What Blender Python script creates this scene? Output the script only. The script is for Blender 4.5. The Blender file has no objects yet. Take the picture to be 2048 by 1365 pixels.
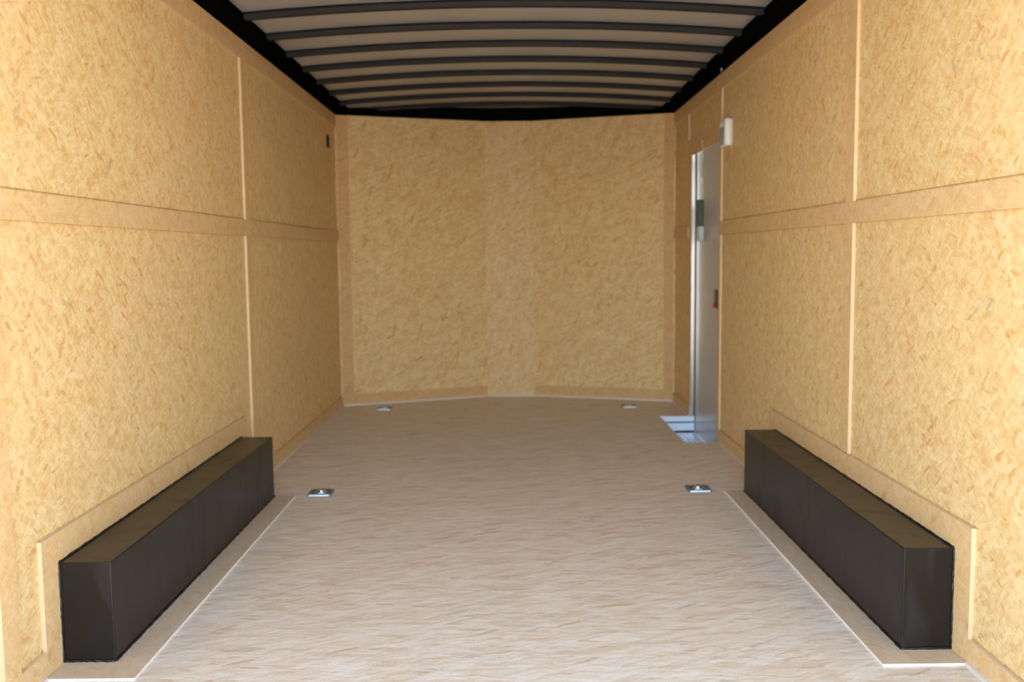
import bpy, bmesh, math, random
from mathutils import Vector, Matrix

sc = bpy.context.scene
C = sc.collection
PI = math.pi

# ------------------------------------------------------------------ camera
F_PX, PITCH, YAW, ROLL = 1894.1, -0.0922, 0.0029, -0.0104
fw = Vector((math.sin(YAW)*math.cos(PITCH), math.cos(YAW)*math.cos(PITCH), math.sin(PITCH)))
rt = fw.cross(Vector((0, 0, 1))).normalized()
up = rt.cross(fw)
r2 = rt*math.cos(ROLL) + up*math.sin(ROLL)
u2 = -rt*math.sin(ROLL) + up*math.cos(ROLL)
cd = bpy.data.cameras.new('camera')
cam = bpy.data.objects.new('camera', cd)
C.objects.link(cam)
m = Matrix((r2, u2, -fw)).transposed().to_4x4()
m.translation = Vector((0.0076, 0, 1.1029))
cam.matrix_world = m
cd.sensor_width = 36
cd.lens = F_PX/2048*36
cd.clip_start = 0.02
cd.dof.use_dof = True
cd.dof.focus_distance = 2.45
cd.dof.aperture_fstop = 3.4
sc.camera = cam

# ------------------------------------------------------------------ light
sc.view_settings.view_transform = 'Standard'
sc.view_settings.look = 'None'
sc.view_settings.gamma = 1
sc.view_settings.use_curve_mapping = False
sc.view_settings.exposure = 1.92

wd = bpy.data.worlds.new('sky')
sc.world = wd
wd.use_nodes = True
wn, wl = wd.node_tree.nodes, wd.node_tree.links
bg = wn['Background']
sky = wn.new('ShaderNodeTexSky')
sky.sky_type = 'NISHITA'
sky.sun_disc = False
sky.sun_elevation = math.radians(48)
sky.sun_rotation = math.radians(20)
sky.dust_density = 3.0
sky.air_density = 1.0
wb = wn.new('ShaderNodeMix'); wb.data_type = 'RGBA'; wb.blend_type = 'MULTIPLY'   # white balance of the daylight
wb.inputs[0].default_value = 1.0
wl.new(sky.outputs[0], wb.inputs[6]); wb.inputs[7].default_value = (1.0, 0.90, 0.79, 1)
wl.new(wb.outputs[2], bg.inputs[0])
bg.inputs[1].default_value = 0.62

sd = bpy.data.lights.new('sun', 'SUN')
sun = bpy.data.objects.new('sun', sd)
C.objects.link(sun)
sd.energy = 5.5
sd.color = (1.0, 0.95, 0.88)
sd.angle = math.radians(0.53)
# the sun stands beyond the nose of the trailer, so no direct light comes in by the rear
sdir = Vector((0.35, 0.75, 0.95)).normalized()
sun.rotation_euler = sdir.to_track_quat('Z', 'Y').to_euler()

# ------------------------------------------------------------------ helpers
class MB:
    """collects shapes into one bmesh with material slots"""
    def __init__(self):
        self.bm = bmesh.new()
    def box(self, x0, x1, y0, y1, z0, z1, mi=0, fm=None):
        """fm: dict face -> material index; faces -x +x -y +y -z +z"""
        if x0 > x1: x0, x1 = x1, x0
        if y0 > y1: y0, y1 = y1, y0
        if z0 > z1: z0, z1 = z1, z0
        v = [self.bm.verts.new((x, y, z)) for z in (z0, z1) for y in (y0, y1) for x in (x0, x1)]
        fs = {'-z': (0, 2, 3, 1), '+z': (4, 5, 7, 6), '-y': (0, 1, 5, 4), '+y': (2, 6, 7, 3), '-x': (0, 4, 6, 2), '+x': (1, 3, 7, 5)}
        for k, idx in fs.items():
            f = self.bm.faces.new([v[i] for i in idx])
            f.material_index = (fm or {}).get(k, mi)
        return v
    def bevel(self, w, seg=2):
        bmesh.ops.remove_doubles(self.bm, verts=self.bm.verts, dist=1e-6)
        bmesh.ops.bevel(self.bm, geom=self.bm.edges[:], offset=w, segments=seg, affect='EDGES', profile=0.5)
        return self
    def prism(self, pts, axis, a, b, mi=0):
        """closed outline pts (2D) swept along axis from a to b"""
        def P(p, t):
            return {'x': (t, p[0], p[1]), 'y': (p[0], t, p[1]), 'z': (p[0], p[1], t)}[axis]
        A = [self.bm.verts.new(P(p, a)) for p in pts]
        B = [self.bm.verts.new(P(p, b)) for p in pts]
        n = len(pts)
        for i in range(n):
            f = self.bm.faces.new([A[i], A[(i+1) % n], B[(i+1) % n], B[i]]); f.material_index = mi
        f = self.bm.faces.new(A[::-1]); f.material_index = mi
        f = self.bm.faces.new(B); f.material_index = mi
    def tube(self, path, r, seg=10, closed=False, mi=0, radii=None):
        path = [Vector(p) for p in path]
        n = len(path)
        rings = []
        prev = None
        for i, p in enumerate(path):
            if closed:
                t = (path[(i+1) % n]-path[i-1]).normalized()
            else:
                t = (path[min(i+1, n-1)]-path[max(i-1, 0)]).normalized()
            if prev is None:
                a = Vector((0, 0, 1)) if abs(t.z) < .9 else Vector((1, 0, 0))
                u = t.cross(a).normalized()
            else:
                u = (prev - t*prev.dot(t)).normalized()
            prev = u
            w = t.cross(u)
            rr = radii[i] if radii else r
            rings.append([self.bm.verts.new(p+u*math.cos(2*PI*k/seg)*rr+w*math.sin(2*PI*k/seg)*rr) for k in range(seg)])
        for i in range(n if closed else n-1):
            A, B = rings[i], rings[(i+1) % n]
            for k in range(seg):
                f = self.bm.faces.new([A[k], A[(k+1) % seg], B[(k+1) % seg], B[k]]); f.smooth = True; f.material_index = mi
        if not closed:
            self.bm.faces.new(rings[0][::-1]).material_index = mi
            self.bm.faces.new(rings[-1]).material_index = mi
    def lathe(self, prof, cx, cy, seg=32, mi=0, smooth=True):
        """prof: (r, z) list around the vertical axis at cx, cy"""
        rings = []
        for r, z in prof:
            if r < 1e-6:
                rings.append([self.bm.verts.new((cx, cy, z))])
            else:
                rings.append([self.bm.verts.new((cx+r*math.cos(2*PI*k/seg), cy+r*math.sin(2*PI*k/seg), z)) for k in range(seg)])
        for A, B in zip(rings, rings[1:]):
            for k in range(seg):
                k2 = (k+1) % seg
                if len(A) == 1: vs = [A[0], B[k2], B[k]]
                elif len(B) == 1: vs = [A[k], A[k2], B[0]]
                else: vs = [A[k], A[k2], B[k2], B[k]]
                f = self.bm.faces.new(vs); f.smooth = smooth; f.material_index = mi
    def build(self, name, mats, parent=None):
        bmesh.ops.recalc_face_normals(self.bm, faces=self.bm.faces[:])
        me = bpy.data.meshes.new(name)
        self.bm.to_mesh(me); self.bm.free()
        if not isinstance(mats, (list, tuple)): mats = [mats]
        for mm in mats: me.materials.append(mm)
        o = bpy.data.objects.new(name, me)
        C.objects.link(o)
        if parent:
            o.parent = parent
            o.matrix_parent_inverse = parent.matrix_world.inverted()
        return o

def struct(o):
    o['kind'] = 'structure'
    return o

def thing(name, label, cat, loc=(0, 0, 0), group=None, rz=0):
    o = bpy.data.objects.new(name, None)
    C.objects.link(o)
    o.empty_display_size = .05
    o.location = loc; o.rotation_euler = (0, 0, rz)
    o['label'] = label; o['category'] = cat
    if group: o['group'] = group
    return o

def cells(mb, axis, c0, c1, us, vs, holes, mi=0, fm=None):
    """slab normal to axis between c0 and c1, made of boxes on a grid of us x vs, minus the holes (u0,u1,v0,v1)"""
    us = sorted(set(us + [h[i] for h in holes for i in (0, 1)])); vs = sorted(set(vs + [h[i] for h in holes for i in (2, 3)]))
    u_lo, u_hi, v_lo, v_hi = us[0], us[-1], vs[0], vs[-1]
    def inside(u, v): return u_lo < u < u_hi and v_lo < v < v_hi and not any(h[0] < u < h[1] and h[2] < v < h[3] for h in holes)
    def P(u, v, c): return {'x': (c, u, v), 'y': (u, c, v), 'z': (u, v, c)}[axis]
    cache = {}
    def V(u, v, c):
        k = (round(u, 5), round(v, 5), c)
        if k not in cache: cache[k] = mb.bm.verts.new(P(u, v, c))
        return cache[k]
    for i in range(len(us)-1):
        for j in range(len(vs)-1):
            u0, u1, v0, v1 = us[i], us[i+1], vs[j], vs[j+1]
            if not inside((u0+u1)/2, (v0+v1)/2): continue
            for c in (c0, c1):
                f = mb.bm.faces.new([V(u0, v0, c), V(u1, v0, c), V(u1, v1, c), V(u0, v1, c)]); f.material_index = mi
            e = 1e-4
            for (a, b, pu, pv) in (((u0, v0), (u1, v0), (u0+u1)/2, v0-e), ((u0, v1), (u1, v1), (u0+u1)/2, v1+e),
                                   ((u0, v0), (u0, v1), u0-e, (v0+v1)/2), ((u1, v0), (u1, v1), u1+e, (v0+v1)/2)):
                if not inside(pu, pv):
                    f = mb.bm.faces.new([V(*a, c0), V(*b, c0), V(*b, c1), V(*a, c1)]); f.material_index = mi

# ------------------------------------------------------------------ materials
def newmat(name):
    mt = bpy.data.materials.new(name); mt.use_nodes = True
    return mt, mt.node_tree.nodes, mt.node_tree.links, mt.node_tree.nodes['Principled BSDF']

def mathn(N, L, op, a, b=None, clamp=False):
    n = N.new('ShaderNodeMath'); n.operation = op; n.use_clamp = clamp
    for i, v in enumerate((a, b)):
        if v is None: continue
        if isinstance(v, (int, float)): n.inputs[i].default_value = v
        else: L.new(v, n.inputs[i])
    return n.outputs[0]

def mixc(N, L, fac, a, b, mode='MIX'):
    n = N.new('ShaderNodeMix'); n.data_type = 'RGBA'; n.blend_type = mode
    for sock, v in ((n.inputs[0], fac), (n.inputs[6], a), (n.inputs[7], b)):
        if isinstance(v, (int, float)): sock.default_value = v
        elif isinstance(v, tuple): sock.default_value = (*v, 1)
        else: L.new(v, sock)
    return n.outputs[2]

def strand_board(name, plane, base, orange, pale, dark, angles, length=1.0, strength=1.0, rough=0.55, seed=0.0, spec=0.3, dark_share=.0025):
    """pressed strand board: overlapping slim wood flakes lying in a few directions"""
    mt, N, L, P = newmat(name)
    tc = N.new('ShaderNodeTexCoord')
    sx = N.new('ShaderNodeSeparateXYZ'); L.new(tc.outputs['Object'], sx.inputs[0])
    cb = N.new('ShaderNodeCombineXYZ')
    a, b = {'x': (1, 2), 'y': (0, 2), 'z': (0, 1)}[plane]
    L.new(sx.outputs[a], cb.inputs[0]); L.new(sx.outputs[b], cb.inputs[1])
    oi = N.new('ShaderNodeObjectInfo')
    off = N.new('ShaderNodeVectorMath'); off.operation = 'ADD'
    L.new(cb.outputs[0], off.inputs[0])
    rn = mathn(N, L, 'MULTIPLY', oi.outputs['Random'], 7.3)
    rc = N.new('ShaderNodeCombineXYZ'); L.new(rn, rc.inputs[0]); rc.inputs[1].default_value = seed
    L.new(rc.outputs[0], off.inputs[1])
    # gentle bend of the flakes
    nz = N.new('ShaderNodeTexNoise'); nz.inputs['Scale'].default_value = 22; nz.inputs['Detail'].default_value = 2
    L.new(off.outputs[0], nz.inputs['Vector'])
    sb = N.new('ShaderNodeVectorMath'); sb.operation = 'SUBTRACT'; L.new(nz.outputs['Color'], sb.inputs[0]); sb.inputs[1].default_value = (.5, .5, .5)
    ml = N.new('ShaderNodeVectorMath'); ml.operation = 'SCALE'; L.new(sb.outputs[0], ml.inputs[0]); ml.inputs['Scale'].default_value = 0.022
    ad = N.new('ShaderNodeVectorMath'); ad.operation = 'ADD'; L.new(off.outputs[0], ad.inputs[0]); L.new(ml.outputs[0], ad.inputs[1])
    uv = ad.outputs[0]
    # broad mottling
    n1 = N.new('ShaderNodeTexNoise'); n1.inputs['Scale'].default_value = 9; n1.inputs['Detail'].default_value = 5; n1.inputs['Roughness'].default_value = .65
    L.new(uv, n1.inputs['Vector'])
    r1 = N.new('ShaderNodeMapRange'); L.new(n1.outputs['Fac'], r1.inputs[0])
    for i, v in enumerate((.32, .68, 0, 1)): r1.inputs[i+1].default_value = v
    col = mixc(N, L, r1.outputs[0], tuple(base[i]*.93+orange[i]*.07 for i in range(3)), tuple(base[i]*.8+pale[i]*.2 for i in range(3)))
    hgt = None
    for k, ang in enumerate(angles):
        mp = N.new('ShaderNodeMapping'); mp.vector_type = 'POINT'
        L.new(uv, mp.inputs['Vector'])
        mp.inputs['Location'].default_value = (k*3.17, k*1.91, 0)
        mp.inputs['Rotation'].default_value = (0, 0, ang)
        sc_u = [22, 29, 17, 38, 25][k % 5]/length
        sc_v = [75, 105, 58, 140, 92][k % 5]
        mp.inputs['Scale'].default_value = (sc_u, sc_v, 1)
        # rotate first, then stretch: use a second mapping
        mp.inputs['Scale'].default_value = (1, 1, 1)
        m2 = N.new('ShaderNodeVectorMath'); m2.operation = 'MULTIPLY'; L.new(mp.outputs[0], m2.inputs[0]); m2.inputs[1].default_value = (sc_u, sc_v, 1)
        vo = N.new('ShaderNodeTexVoronoi'); vo.voronoi_dimensions = '2D'; vo.inputs['Scale'].default_value = 1; vo.inputs['Randomness'].default_value = 1
        L.new(m2.outputs[0], vo.inputs['Vector'])
        se = N.new('ShaderNodeSeparateColor'); L.new(vo.outputs['Color'], se.inputs[0])
        def rng(src, lo, hi, o0, o1):
            r = N.new('ShaderNodeMapRange'); L.new(src, r.inputs[0])
            for i, v in enumerate((lo, hi, o0, o1)): r.inputs[i+1].default_value = v
            return r.outputs[0]
        om = rng(se.outputs[0], .55, 1.0, 0, .34*strength)
        pm = rng(se.outputs[1], .50, 1.0, 0, .50*strength)
        col = mixc(N, L, pm, col, pale)
        col = mixc(N, L, om, col, orange)
        dm = mathn(N, L, 'GREATER_THAN', se.outputs[2], 1-dark_share)
        dm = mathn(N, L, 'MULTIPLY', dm, .45*strength)
        col = mixc(N, L, dm, col, dark)
        om2 = mathn(N, L, 'MULTIPLY', mathn(N, L, 'LESS_THAN', se.outputs[2], .008), .55*strength)
        col = mixc(N, L, om2, col, tuple(c*q for c, q in zip(orange, (.9, .68, .5))))
        hgt = se.outputs[1] if hgt is None else mathn(N, L, 'ADD', hgt, se.outputs[1])
    # fine fibre grain
    n3 = N.new('ShaderNodeTexNoise'); n3.inputs['Scale'].default_value = 160; n3.inputs['Detail'].default_value = 3
    L.new(uv, n3.inputs['Vector'])
    g = N.new('ShaderNodeMapRange'); L.new(n3.outputs['Fac'], g.inputs[0])
    for i, v in enumerate((.3, .7, .93, 1.05)): g.inputs[i+1].default_value = v
    cc = N.new('ShaderNodeCombineColor')
    for i in range(3): L.new(g.outputs[0], cc.inputs[i])
    col = mixc(N, L, 1.0, col, cc.outputs[0], 'MULTIPLY')
    L.new(col, P.inputs['Base Color'])
    P.inputs['Roughness'].default_value = rough
    P.inputs['Specular IOR Level'].default_value = spec
    bp = N.new('ShaderNodeBump'); bp.inputs['Strength'].default_value = .12; bp.inputs['Distance'].default_value = .002
    L.new(hgt, bp.inputs['Height']); L.new(bp.outputs[0], P.inputs['Normal'])
    return mt

D = math.radians
WALLC = dict(base=(.765, .525, .230), orange=(.66, .37, .12), pale=(.87, .69, .38), dark=(.38, .32, .20))
BATC = dict(base=(.735, .48, .21), orange=(.65, .37, .14), pale=(.80, .61, .36), dark=(.32, .29, .20))
ANG = [D(8), D(68), D(128), D(158), D(38)]
m_wall = strand_board('side_wall_board', 'x', angles=ANG, strength=.95, **WALLC)
m_front = strand_board('front_wall_board', 'y', angles=[D(90), D(75), D(108), D(20), D(150)], length=1.4, strength=1.05, seed=2, **WALLC)
m_batx = strand_board('side_wall_strip_board', 'x', angles=ANG, strength=.6, seed=5, **BATC)
m_baty = strand_board('front_wall_strip_board', 'y', angles=ANG, strength=.7, seed=9, base=(.66, .40, .17), orange=(.58, .30, .10), pale=(.74, .52, .28), dark=(.32, .29, .20))
m_fmid = strand_board('front_centre_board', 'y', angles=[D(90), D(80), D(102), D(30), D(150)], length=1.4, strength=1.1, seed=12, base=(.765, .522, .245), orange=(.67, .38, .14), pale=(.865, .685, .40), dark=(.34, .31, .22))
m_floor = strand_board('floor_board', 'z', base=(.71, .61, .475), orange=(.58, .42, .26), pale=(.83, .77, .68), dark=(.40, .35, .28),
                       angles=[D(0), D(7), D(-8), D(3), D(-30)], length=2.0, strength=1.0, rough=.5, seed=3, spec=.4, dark_share=.01)
m_fstrip = strand_board('floor_strip_board', 'z', base=(.60, .46, .31), orange=(.52, .35, .19), pale=(.68, .56, .41), dark=(.34, .29, .22),
                        angles=[D(90), D(80), D(100), D(60), D(30)], length=1.2, strength=.5, rough=.5, seed=6)

def plain(name, col, rough=.5, metal=0.0, spec=.5, noise=0, nscale=20, rvar=0, bump=0, bscale=60):
    mt, N, L, P = newmat(name)
    P.inputs['Base Color'].default_value = (*col, 1); P.inputs['Roughness'].default_value = rough
    P.inputs['Metallic'].default_value = metal; P.inputs['Specular IOR Level'].default_value = spec
    tc = N.new('ShaderNodeTexCoord')
    if noise or rvar:
        nz = N.new('ShaderNodeTexNoise'); nz.inputs['Scale'].default_value = nscale; nz.inputs['Detail'].default_value = 4
        L.new(tc.outputs['Object'], nz.inputs['Vector'])
        if noise:
            c = mixc(N, L, nz.outputs['Fac'], tuple(x*(1-noise) for x in col), tuple(min(1, x*(1+noise)) for x in col))
            L.new(c, P.inputs['Base Color'])
        if rvar:
            r = N.new('ShaderNodeMapRange'); L.new(nz.outputs['Fac'], r.inputs[0])
            for i, v in enumerate((.3, .7, rough-rvar, rough+rvar)): r.inputs[i+1].default_value = v
            L.new(r.outputs[0], P.inputs['Roughness'])
    if bump:
        n2 = N.new('ShaderNodeTexNoise'); n2.inputs['Scale'].default_value = bscale
        L.new(tc.outputs['Object'], n2.inputs['Vector'])
        b = N.new('ShaderNodeBump'); b.inputs['Strength'].default_value = bump; b.inputs['Distance'].default_value = .002
        L.new(n2.outputs['Fac'], b.inputs['Height']); L.new(b.outputs[0], P.inputs['Normal'])
    return mt

m_edge = plain('cut_board_edge', (.69, .50, .30), .7, noise=.06, nscale=90)
m_fedge = plain('pale_floor_edge', (.86, .80, .76), .6, noise=.04, nscale=90)
m_bead = plain('pale_floor_bead', (.72, .62, .55), .6, noise=.06, nscale=60)
m_tread_alu = plain('diamond_plate_aluminium', (.78, .87, .98), .38, metal=1, rvar=.06)
m_alu = plain('door_frame_aluminium', (.90, .92, .98), .2, metal=1)
m_zinc = plain('zinc_plated_steel', (.70, .80, .95), .22, metal=1, rvar=.08, nscale=80)
m_lip = plain('dull_zinc_lip', (.42, .47, .55), .42, metal=1)
m_dzinc = plain('dull_recessed_zinc', (.22, .25, .25), .5, metal=.7)
m_door = plain('silver_grey_door_skin', (.52, .52, .53), .34, spec=.5)
m_white = plain('white_plastic', (.86, .86, .84), .35)
m_grey = plain('grey_plastic', (.45, .46, .44), .5)
m_black = plain('black_plastic', (.02, .02, .02), .4)
m_red = plain('red_plastic', (.5, .03, .02), .4)
m_rail = plain('black_roof_rail_paint', (.003, .003, .003), .8, spec=.0)
m_bow = plain('dark_grey_roof_bow_paint', (.012, .012, .012), .55, spec=.18, rvar=.04, nscale=6)
m_roof = plain('pale_grey_roof_skin', (.46, .46, .47), .40, metal=.5, noise=.10, nscale=2.5, rvar=.06)
m_caulk_shade = plain('black_sealant_and_shade', (.008, .008, .008), .3, bump=.8, bscale=90)  # sealant on the wheel covers, painted shade in the entry step
m_pouch = plain('dark_green_card', (.03, .06, .05), .35)
m_sleeve = plain('clear_grey_sleeve', (.50, .55, .60), .15)
m_cord = plain('pale_cord', (.75, .75, .72), .6)
m_dark = plain('dark_vent', (.02, .015, .012), .6)
m_ground = plain('pale_gravel_ground', (.42, .40, .36), .9, noise=.15, nscale=12)

# satin black steel with faint hand smears
def steel():
    mt, N, L, P = newmat('satin_black_steel')
    tc = N.new('ShaderNodeTexCoord')
    mp = N.new('ShaderNodeMapping'); L.new(tc.outputs['Object'], mp.inputs['Vector']); mp.inputs['Scale'].default_value = (6, 5, 2.2)
    nz = N.new('ShaderNodeTexNoise'); nz.inputs['Scale'].default_value = 1.6; nz.inputs['Detail'].default_value = 3; nz.inputs['Distortion'].default_value = 1.2
    L.new(mp.outputs[0], nz.inputs['Vector'])
    r = N.new('ShaderNodeMapRange'); L.new(nz.outputs['Fac'], r.inputs[0])
    for i, v in enumerate((.5, .75, 0, 1)): r.inputs[i+1].default_value = v
    col = mixc(N, L, r.outputs[0], (.0075, .0062, .0058), (.021, .019, .0185))
    L.new(col, P.inputs['Base Color'])
    r2_ = N.new('ShaderNodeMapRange'); L.new(r.outputs[0], r2_.inputs[0])
    for i, v in enumerate((0, 1, .33, .45)): r2_.inputs[i+1].default_value = v
    L.new(r2_.outputs[0], P.inputs['Roughness'])
    P.inputs['Specular IOR Level'].default_value = .38
    return mt
m_steel = steel()

# ------------------------------------------------------------------ dimensions
W = 1.225            # half inner width
H = 2.10             # top of the wall boards
Y0 = 1.25            # rear opening
YL, YR = 6.87, 6.93  # front corners
NOSE = [(-W, YL), (-.16, 7.275), (.20, 7.28), (W, YR)]
T = .011             # strip thickness
DY0, DY1, DZ = 5.46, 6.31, 1.735   # side door opening
STEP = (1.015, 5.40, 6.285)        # step well: inner x, near y, far y
RINGS = [(-.875, 4.325), (.880, 4.325), (-.895, 6.74), (.862, 6.725)]
RS = .047            # half size of a ring recess

# ------------------------------------------------------------------ ground outside
g = MB()
g.box(-30, 30, -30, 30, -.62, -.60)
struct(g.build('ground', m_ground))

# ------------------------------------------------------------------ floor
fl = MB()
holes = [(x-RS, x+RS, y-RS, y+RS) for x, y in RINGS] + [(STEP[0], W+.06, STEP[1], STEP[2])]
cells(fl, 'z', -.04, 0, [-W-.05, W+.05], [Y0, 6.80], holes)
# the piece under the nose
ft = [(-W-.05, 6.80), (W+.05, 6.80), (W+.05, YR), (.20, 7.30), (-.16, 7.30), (-W-.05, YL)]
fl.prism(ft, 'z', -.04, 0)
struct(fl.build('floor', m_floor))

# ------------------------------------------------------------------ side walls
def side_wall(name, s, y_end, holes_panel, opening):
    mb = MB()
    # backing skin
    cells(mb, 'x', s*(W+.05), s*(W+.004), [Y0, y_end+.1], [-.04, H], opening)
    # board panels with open joints above each horizontal strip
    cells(mb, 'x', s*(W+.004), s*W, [Y0, y_end], [0, H],
          opening + [(Y0-.01, y_end+.01, 1.272, 1.279), (Y0-.01, y_end+.01, .072, .078)] + holes_panel)
    return struct(mb.build(name, m_wall))
side_wall('wall_left', -1, YL, [(2.405, 4.35, .367, .374)], [(6.56, 6.65, 1.845, 1.922)])
side_wall('wall_right', 1, YR, [(2.405, 4.35, .372, .379)], [(DY0, DY1, -.13, DZ)])

# front wall in three facets
def facet(mb, a, b, z0, z1, off0, off1):
    a = Vector((*a, 0)); b = Vector((*b, 0)); d = (b-a).normalized(); n = Vector((-d.y, d.x, 0))
    if n.y > 0: n = -n      # towards the room
    pts = []
    for z in (z0, z1):
        for o in (off0, off1):
            for p in (a, b):
                q = p+n*o; pts.append(mb.bm.verts.new((q.x, q.y, z)))
    idx = [(0, 1, 3, 2), (4, 6, 7, 5), (0, 4, 5, 1), (2, 3, 7, 6), (0, 2, 6, 4), (1, 5, 7, 3)]
    fs = [mb.bm.faces.new([pts[i] for i in ix]) for ix in idx]
    return fs
fr = MB()
for a, b in zip(NOSE, NOSE[1:]):
    for f in facet(fr, a, b, 0, H, -.05, 0): f.material_index = 1 if a == NOSE[1] else 0
struct(fr.build('wall_front', [m_front, m_fmid]))

# ------------------------------------------------------------------ trim strips
tn = [0]
def trim(mb, mats):
    tn[0] += 1
    return struct(mb.build('trim_%d' % tn[0], mats))

def strip_x(s, y0, y1, z0, z1, t=T):
    mb = MB()
    e = {'-y': 1, '+y': 1, '-z': 1, '+z': 1}
    mb.box(s*W, s*(W-t), y0, y1, z0, z1, 0, e)
    return trim(mb, [m_batx, m_edge])

for s, yend in ((-1, YL), (1, YR)):
    strip_x(s, Y0, yend-.002, 2.012, H)                # along the roof
# belt strip at 1.2 m
strip_x(-1, Y0, YL-.002, 1.198, 1.272)
strip_x(1, Y0, DY0-.08, 1.198, 1.272)
strip_x(1, DY1+.09, YR-.002, 1.198, 1.272)
# upright strips
for y in (2.275-.075, 4.455):
    strip_x(-1, y, y+.075, 1.272, 2.012)
    strip_x(-1, y, y+.075, .072, 1.198)
for (y, z0, z1) in ((3.335, 1.272, 2.012), (3.335, .375, 1.198)):
    strip_x(1, y, y+.078, z0, z1)
# around the side door
strip_x(1, DY0-.045, DY0, 1.272, 2.012)
strip_x(1, DY0-.045, DY0, .072, 1.198)
strip_x(1, DY0, 6.40, DZ, 1.84, .008)
strip_x(1, 6.40, 6.47, 1.84, 2.012)
strip_x(1, DY1, 6.40, .072, DZ, .004)
# skirting
strip_x(-1, Y0, 2.40, 0, .072); strip_x(-1, 4.345, YL-.002, 0, .072)
strip_x(1, Y0, 2.42, 0, .072); strip_x(1, 4.345, DY0-.002, 0, .072); strip_x(1, DY1+.002, YR-.002, 0, .072)
# frame around each wheel cover
strip_x(-1, 2.405, 2.493, 0, .367); strip_x(-1, 2.493, 4.27, .284, .367); strip_x(-1, 4.27, 4.345, 0, .367)
strip_x(1, 2.42, 2.512, 0, .372); strip_x(1, 2.512, 4.27, .289, .372); strip_x(1, 4.27, 4.345, 0, .372)

# front wall strips: two corners, skirting, top
def strip_f(a, b, z0, z1, t=.008, m=None):
    mb = MB()
    fs = facet(mb, a, b, z0, z1, 0, t)
    for i in (0, 1, 4, 5): fs[i].material_index = 1
    return trim(mb, [m or m_baty, m_edge])
def lerp(a, b, t): return (a[0]+(b[0]-a[0])*t, a[1]+(b[1]-a[1])*t)
A, B, Cc, Dd = NOSE
strip_f(lerp(A, B, .014), lerp(A, B, .082), .013, H-.001)
strip_f(lerp(Cc, Dd, .925), lerp(Cc, Dd, .986), .013, H-.001)
strip_f(lerp(A, B, .082), lerp(A, B, .995), .013, .085, .004)
strip_f(lerp(Cc, Dd, .005), lerp(Cc, Dd, .925), .013, .085, .004)

# pale bead where walls meet the floor
def bead(a, b, side):
    mb = MB(); mb.box(a[0], b[0], a[1], b[1], 0, .012); return trim(mb, m_bead)
for s in (-1, 1):
    x1 = s*(W-T); x0 = s*(W-T-.008)
    n0 = 2.385 if s < 0 else 2.415
    bead((x0, Y0), (x1, n0), s)
    bead((x0, 4.35), (x1, (YL if s < 0 else STEP[1])-.002), s)
bead((W-T-.008, STEP[2]+.01), (W-T, YR-.01), 1)
for a, b in zip(NOSE, NOSE[1:]):
    mb = MB(); facet(mb, lerp(a, b, .012), lerp(a, b, .988), 0, .013, 0, .012); trim(mb, m_bead)

# floor strips around the wheel covers
def floor_strip(s, xi, xo, y0, y1, yn):
    mb = MB()
    e = {'-y': 1, '+y': 1, ('+x' if s < 0 else '-x'): 1}
    pts = [(s*xo, yn), (s*(W-T-.001), yn), (s*(W-T-.001), y0), (s*xi, y0), (s*xi, y1), (s*xo, y1)]
    bm = mb.bm
    lo = [bm.verts.new((p[0], p[1], 0)) for p in pts]; hi = [bm.verts.new((p[0], p[1], .007)) for p in pts]
    bm.faces.new(lo); bm.faces.new(hi)
    for i in range(len(pts)):
        j = (i+1) % len(pts)
        f = bm.faces.new([lo[i], lo[j], hi[j], hi[i]]); f.material_index = 1
    return trim(mb, [m_fstrip, m_fedge])
floor_strip(-1, W-.150, W-.2435, 2.495, 4.27, 2.388)
floor_strip(1, W-.150, W-.2349, 2.514, 4.273, 2.42)

# ------------------------------------------------------------------ ceiling
def crown(x, zc=2.19, ze=2.135):
    return ze + (zc-ze)*(1-(x/W)**2)
ce = MB()
n = 24
prof = [(-W-.05+(2*W+.1)*i/n) for i in range(n+1)]
out = [(x, crown(x)) for x in prof] + [(x, crown(x)+.02) for x in prof[::-1]]
ce.prism(out, 'y', Y0, 7.40)
for f in ce.bm.faces: f.smooth = False
ceil = struct(ce.build('ceiling', m_roof))
bow_y = [4.60-.392*k for k in range(10, 0, -1)] + [4.60+.392*k for k in range(0, 7)]
for y in bow_y:
    if y < Y0+.06: continue
    mb = MB()
    xs = [-1.135+2.27*i/n for i in range(n+1)]
    # hat section: narrow flat crown below, feet against the roof
    for i in range(n):
        pass
    rows = []
    for x in xs:
        zt = crown(x)-.0005; zb = zt-.024
        sec = [(y-.042, zt), (y-.042, zt-.003), (y-.024, zt-.005), (y-.018, zb), (y+.018, zb), (y+.024, zt-.005), (y+.042, zt-.003), (y+.042, zt)]
        rows.append([mb.bm.verts.new((x, a, b)) for a, b in sec])
    for R1, R2 in zip(rows, rows[1:]):
        for k in range(8):
            mb.bm.faces.new([R1[k], R1[(k+1) % 8], R2[(k+1) % 8], R2[k]])
    mb.bm.faces.new(rows[0]); mb.bm.faces.new(rows[-1])
    mb.build('ceiling_bow', m_bow, ceil)

# black rails where the roof sits on the walls
for s, ye in ((-1, YL), (1, YR)):
    mb = MB()
    pts = [(s*(W+.05), H), (s*(W-.016), H), (s*(W-.085), H+.001), (s*(W-.105), H+.005), (s*(W-.105), H+.046), (s*(W+.05), H+.03)]
    mb.prism(pts, 'y', Y0, ye+.1)
    trim(mb, m_rail)
mb = MB()
for (a, b) in zip(NOSE, NOSE[1:]):
    facet(mb, a, b, H, 2.22, -.05, .05)
trim(mb, m_rail)

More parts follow.
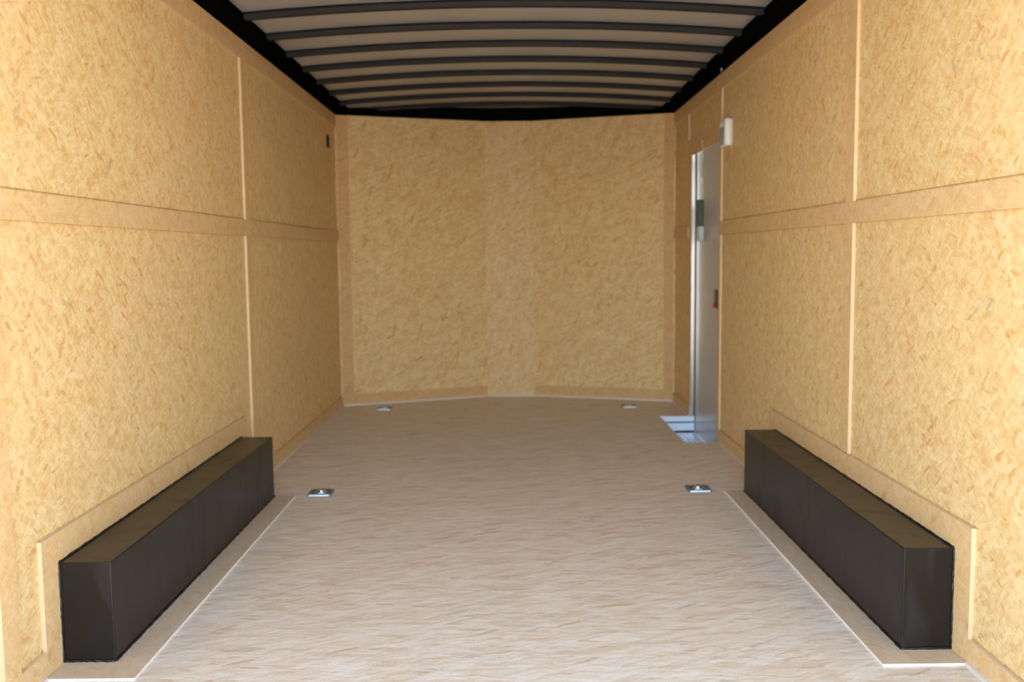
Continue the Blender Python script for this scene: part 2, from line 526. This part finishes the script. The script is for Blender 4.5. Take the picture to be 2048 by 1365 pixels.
# ------------------------------------------------------------------ side door
dr = bpy.data.objects.new('door_1', None); C.objects.link(dr); dr.location = (W+.04, DY0, -.1); struct(dr)
bpy.context.view_layer.update()
mb = MB()
mb.box(W+.024, W+.062, DY0+.004, DY1-.012, -.118, DZ+.004)
mb.build('door_panel', m_door, dr)
# aluminium jambs and head
mb = MB(); mb.box(W-.004, W+.021, DY1-.012, DY1, -.12, DZ); mb.build('door_jamb', m_alu, dr)
mb = MB(); mb.box(W+.0, W+.05, DY0, DY0+.004, -.12, DZ); mb.build('door_jamb', m_alu, dr)
mb = MB(); mb.box(W+.0, W+.05, DY0+.004, DY1-.012, DZ-.004, DZ); mb.build('door_head', m_alu, dr)
# dark seal at the hinge side of the leaf
mb = MB(); mb.box(W+.019, W+.024, DY1-.026, DY1-.012, -.10, DZ-.004); mb.build('door_seal', m_dark, dr)
# latch near the closing edge
lx, ly, lz = W+.024, 5.640, .82
mb = MB(); mb.box(lx-.010, lx, ly-.035, ly+.035, lz-.055, lz+.055); mb.bevel(.003)
la = mb.build('door_latch', m_black, dr)
mb = MB(); mb.box(lx-.024, lx-.010, ly-.012, ly+.012, lz-.052, lz-.022); mb.bevel(.003)
o = mb.build('latch_knob', m_red, la); o['label'] = 'red latch knob'
mb = MB(); mb.box(lx-.018, lx-.010, ly-.014, ly+.014, lz-.012, lz+.046); mb.bevel(.003)
mb.build('latch_lever', m_dzinc, la)

# ------------------------------------------------------------------ entry step
sx0, sy0, sy1 = STEP
DEP = -.105
st = thing('entry_step', 'silver diamond plate step well sunk in the floor below the side door', 'step', ((sx0+W)/2, (sy0+sy1)/2, DEP))
bpy.context.view_layer.update()
mb = MB()
mb.box(sx0, W+.023, sy0, sy1, DEP-.003, DEP)
# raised diamond lugs, alternating direction
rows = 24; cols = 7
for i in range(rows):
    for j in range(cols):
        cx = sx0+.018+j*(W-sx0)/cols; cy = sy0+.02+i*(sy1-sy0-.02)/rows
        a = D(45) if (i+j) % 2 else D(-45)
        u = Vector((math.cos(a), math.sin(a), 0)); v = Vector((-u.y, u.x, 0)); c = Vector((cx, cy, DEP))
        p = [mb.bm.verts.new(c+q) for q in (u*.013, v*.004, -u*.013, -v*.004)]
        t_ = mb.bm.verts.new(c+Vector((0, 0, .003)))
        for k in range(4): mb.bm.faces.new([p[k], p[(k+1) % 4], t_])
mb.build('tread', m_tread_alu, st)
mb = MB(); mb.box(sx0, W+.02, sy1-.004, sy1, DEP, 0); mb.build('riser', m_tread_alu, st)
mb = MB(); mb.box(sx0+.003, W+.018, sy1-.012, sy1-.004, DEP+.0005, DEP+.010); mb.box(sx0+.003, W+.018, sy1-.010, sy1-.004, -.042, -.034); mb.build('step_shade_strip', m_caulk_shade, st)  # dark strips standing in for shade under the lip and along the tread
mb = MB(); mb.box(sx0, W+.02, sy0, sy0+.003, DEP, 0); mb.build('riser', m_tread_alu, st)
mb = MB(); mb.box(sx0, sx0+.003, sy0+.003, sy1-.003, DEP, 0); mb.build('riser', m_tread_alu, st)
mb = MB()
mb.box(sx0-.004, W-.016, sy1-.008, sy1+.012, .0005, .003)
mb.box(sx0+.003, W-.001, sy1-.008, sy1-.004, -.032, .0005)
mb.build('flange', m_tread_alu, st)

# ------------------------------------------------------------------ wheel covers
def wheel_cover(s, wd_, hh, y0, y1, label):
    t = thing('wheel_cover', label, 'wheel cover', (s*(W-wd_/2), (y0+y1)/2, 0), 'wheel covers along the side walls')
    bpy.context.view_layer.update()
    mb = MB()
    xi, xo = s*(W-wd_), s*(W-.0005)
    mb.box(xi, xo, y0, y1, 0.0005, hh)
    es = [e for e in mb.bm.edges]
    bmesh.ops.bevel(mb.bm, geom=es, offset=.0035, segments=2, affect='EDGES', profile=.5)
    mb.build('cover_shell', m_steel, t)
    # uneven black sealant along wall and floor
    rnd = random.Random(4+s)
    def run(p, q, nn):
        p, q = Vector(p), Vector(q)
        b = MB()
        path = [p.lerp(q, i/nn)+Vector([rnd.uniform(-.0007, .0007) for _ in range(3)]) for i in range(nn+1)]
        b.tube(path, .004, 7, radii=[rnd.uniform(.0026, .0050) for _ in path])
        b.build('sealant_bead', m_caulk_shade, t)
    xw = s*(W-T-.001)
    run((xw, y0-.001, .008), (xw, y0-.001, hh), 26)
    run((xw, y0, hh+.001), (xw, y1, hh+.001), 120)
    run((xi, y0-.001, .009), (xw, y0-.001, .009), 18)
    run((xi-s*.001, y0, .009), (xi-s*.001, y1, .009), 120)
    return t
wheel_cover(-1, .1518, .285, 2.493, 4.25, 'long satin black steel wheel cover against the left wall')
wheel_cover(1, .1484, .2915, 2.512, 4.258, 'long satin black steel wheel cover against the right wall')

# ------------------------------------------------------------------ tie-down rings
def ring_proto(loc, label):
    t = thing('tie_down_ring', label, 'tie-down ring', (0, 0, 0), 'tie-down rings in the floor')
    bpy.context.view_layer.update()
    mb = MB()
    # square flange with a round dished pan
    a, r = .055, .038
    seg = 40
    sq = []; ci = []; bm = mb.bm
    for k in range(seg):
        th = 2*PI*(k+.5)/seg
        c_, s_ = math.cos(th), math.sin(th); q = a/max(abs(c_), abs(s_))
        sq.append((c_*q, s_*q)); ci.append((c_*r, s_*r))
    lay = [[bm.verts.new((x, y, .0006)) for x, y in sq], [bm.verts.new((x*.965, y*.965, .0075)) for x, y in sq],
           [bm.verts.new((x, y, .0075)) for x, y in ci], [bm.verts.new((x*.94, y*.94, -.004)) for x, y in ci],
           [bm.verts.new((x*.80, y*.80, -.018)) for x, y in ci], [bm.verts.new((x*.3, y*.3, -.020)) for x, y in ci]]
    for A_, B_ in zip(lay, lay[1:]):
        for k in range(seg):
            f = bm.faces.new([A_[k], A_[(k+1) % seg], B_[(k+1) % seg], B_[k]])
            if A_ in (lay[1], lay[2], lay[3]): f.material_index = 1
    f = bm.faces.new(lay[-1]); f.material_index = 1
    mb.build('pan', [m_lip, m_dzinc], t)
    mb = MB()
    R_ = .026
    path = [(R_*math.cos(D(q)), R_*math.sin(D(q))-.004, .006) for q in range(-10, 191, 10)] + [(-R_*.96, -.018, .005), (R_*.96, -.018, .005)]
    mb.tube(path, .0045, 8, closed=True)
    mb.build('ring', m_zinc, t)
    mb = MB(); mb.box(-.012, .012, -.030, -.014, -.018, .010); mb.bevel(.003)
    mb.build('ring_clamp', m_zinc, t)
    mb = MB(); mb.lathe([(0, -.016), (.0175, -.016), (.0175, .004), (.0165, .010), (.0140, .016), (.0090, .0205), (.004, .0225), (0, .023)], 0, .006, 20)
    mb.build('bolt_head', m_zinc, t)
    return t
RL = ['silver tie-down ring in the floor near the far end of the left wheel cover',
      'silver tie-down ring in the floor near the far end of the right wheel cover',
      'silver tie-down ring in the floor near the left end of the front wall',
      'silver tie-down ring in the floor near the right end of the front wall']
p0 = ring_proto(None, RL[0]); p0.location = (*RINGS[0], 0)
for i in (1, 2, 3):
    c = p0.copy(); C.objects.link(c); c.location = (*RINGS[i], 0); c['label'] = RL[i]
    for ch in list(p0.children):
        k = ch.copy(); C.objects.link(k); k.parent = c

# ------------------------------------------------------------------ white wall vent
t = thing('wall_vent', 'white plastic vent housing high on right wall beside the side door', 'vent', (W, 5.255, 1.675))
bpy.context.view_layer.update()
def rounded(y0, y1, z0, z1, r, seg=6):
    pts = []
    for (cy, cz, a0) in ((y1-r, z1-r, 0), (y0+r, z1-r, 90), (y0+r, z0+r, 180), (y1-r, z0+r, 270)):
        for k in range(seg+1):
            a = D(a0+90*k/seg); pts.append((cy+r*math.cos(a), cz+r*math.sin(a)))
    return pts
mb = MB()
bm = mb.bm
outer = rounded(5.19, 5.335, 1.672, 1.825, .022)
lay = []
for (x, k) in ((W, 1.0), (W-.030, 1.0), (W-.040, .90), (W-.040, .62), (W-.030, .58)):
    lay.append([bm.verts.new((x, 5.2625+(y-5.2625)*k, 1.7485+(z-1.7485)*k)) for y, z in outer])
for A_, B_ in zip(lay, lay[1:]):
    for k in range(len(outer)):
        f = bm.faces.new([A_[k], A_[(k+1) % len(outer)], B_[(k+1) % len(outer)], B_[k]]); f.smooth = True
bm.faces.new(lay[0]); bm.faces.new(lay[-1])
mb.build('housing', m_white, t)
mb = MB()
mb.box(W-.0425, W-.030, 5.203, 5.322, 1.684, 1.780)
for k in range(6):
    z = 1.692+k*.0145
    mb.box(W-.045, W-.042, 5.210, 5.315, z, z+.006)
mb.build('louvre', m_grey, t)

# small dark vent set in the left wall near the front
t = thing('wall_vent', 'small dark rectangular vent high on left wall near the front corner', 'vent', (-W, 6.6075, 1.845))
bpy.context.view_layer.update()
mb = MB()
cells(mb, 'x', -W-.03, -W+.003, [6.556, 6.654], [1.840, 1.927], [(6.568, 6.642, 1.853, 1.914)])
mb.build('vent_frame', m_dark, t)
mb = MB()
mb.box(-W-.034, -W-.030, 6.56, 6.65, 1.845, 1.922)
for k in range(5):
    z = 1.858+k*.011
    mb.box(-W-.028, -W-.004, 6.569, 6.641, z, z+.003)
mb.build('slat', m_dark, t)

# ------------------------------------------------------------------ packet hanging at the side door
px_, py_ = W-.016, 5.96
t = thing('hanging_packet', 'slim dark packet with clear lower pocket hanging on a cord against the side door', 'packet', (px_, py_, 1.25))
bpy.context.view_layer.update()
zt = 1.425
mb = MB(); mb.box(px_-.020, px_+.018, py_-.030, py_+.030, zt-.165, zt); mb.bevel(.005); mb.build('packet_body', m_pouch, t)
mb = MB(); mb.box(px_-.014, px_+.018, py_-.032, py_+.032, zt-.255, zt-.165); mb.bevel(.004); mb.build('clear_pocket', m_sleeve, t)
mb = MB()
path = [(W-.010, py_-.02, DZ+.055)] + [(W-.012+.006*math.sin(k*.7), py_-.02+.008*math.sin(k*.5), DZ+.05-(DZ+.05-zt)*k/12) for k in range(1, 13)]
mb.tube(path, .0028, 8); mb.build('cord', m_cord, t)
mb = MB(); mb.box(W-.020, W-.008, py_-.028, py_-.012, 1.52, 1.56); mb.bevel(.003); mb.build('cord_clip', m_white, t)
mb = MB(); mb.tube([(W-.008, py_-.02, DZ+.062), (W-.022, py_-.02, DZ+.062), (W-.024, py_-.02, DZ+.068)], .003, 8); mb.build('hook', m_zinc, t)

# ------------------------------------------------------------------ wire loop on the right roof rail
t = thing('wire_loop', 'small bare wire loop hanging below the black roof rail on the right', 'wire loop', (W-.02, 5.30, H))
bpy.context.view_layer.update()
mb = MB()
mb.tube([(W-.045, 5.28+.016*math.cos(D(a)), H-.004+.018*math.sin(D(a))) for a in range(0, 360, 20)], .0022, 7, closed=True)
mb.build('loop', m_zinc, t)
mb = MB(); mb.tube([(W-.045, 5.28, H+.014), (W-.047, 5.281, H+.03)], .003, 7); mb.build('shank', m_zinc, t)
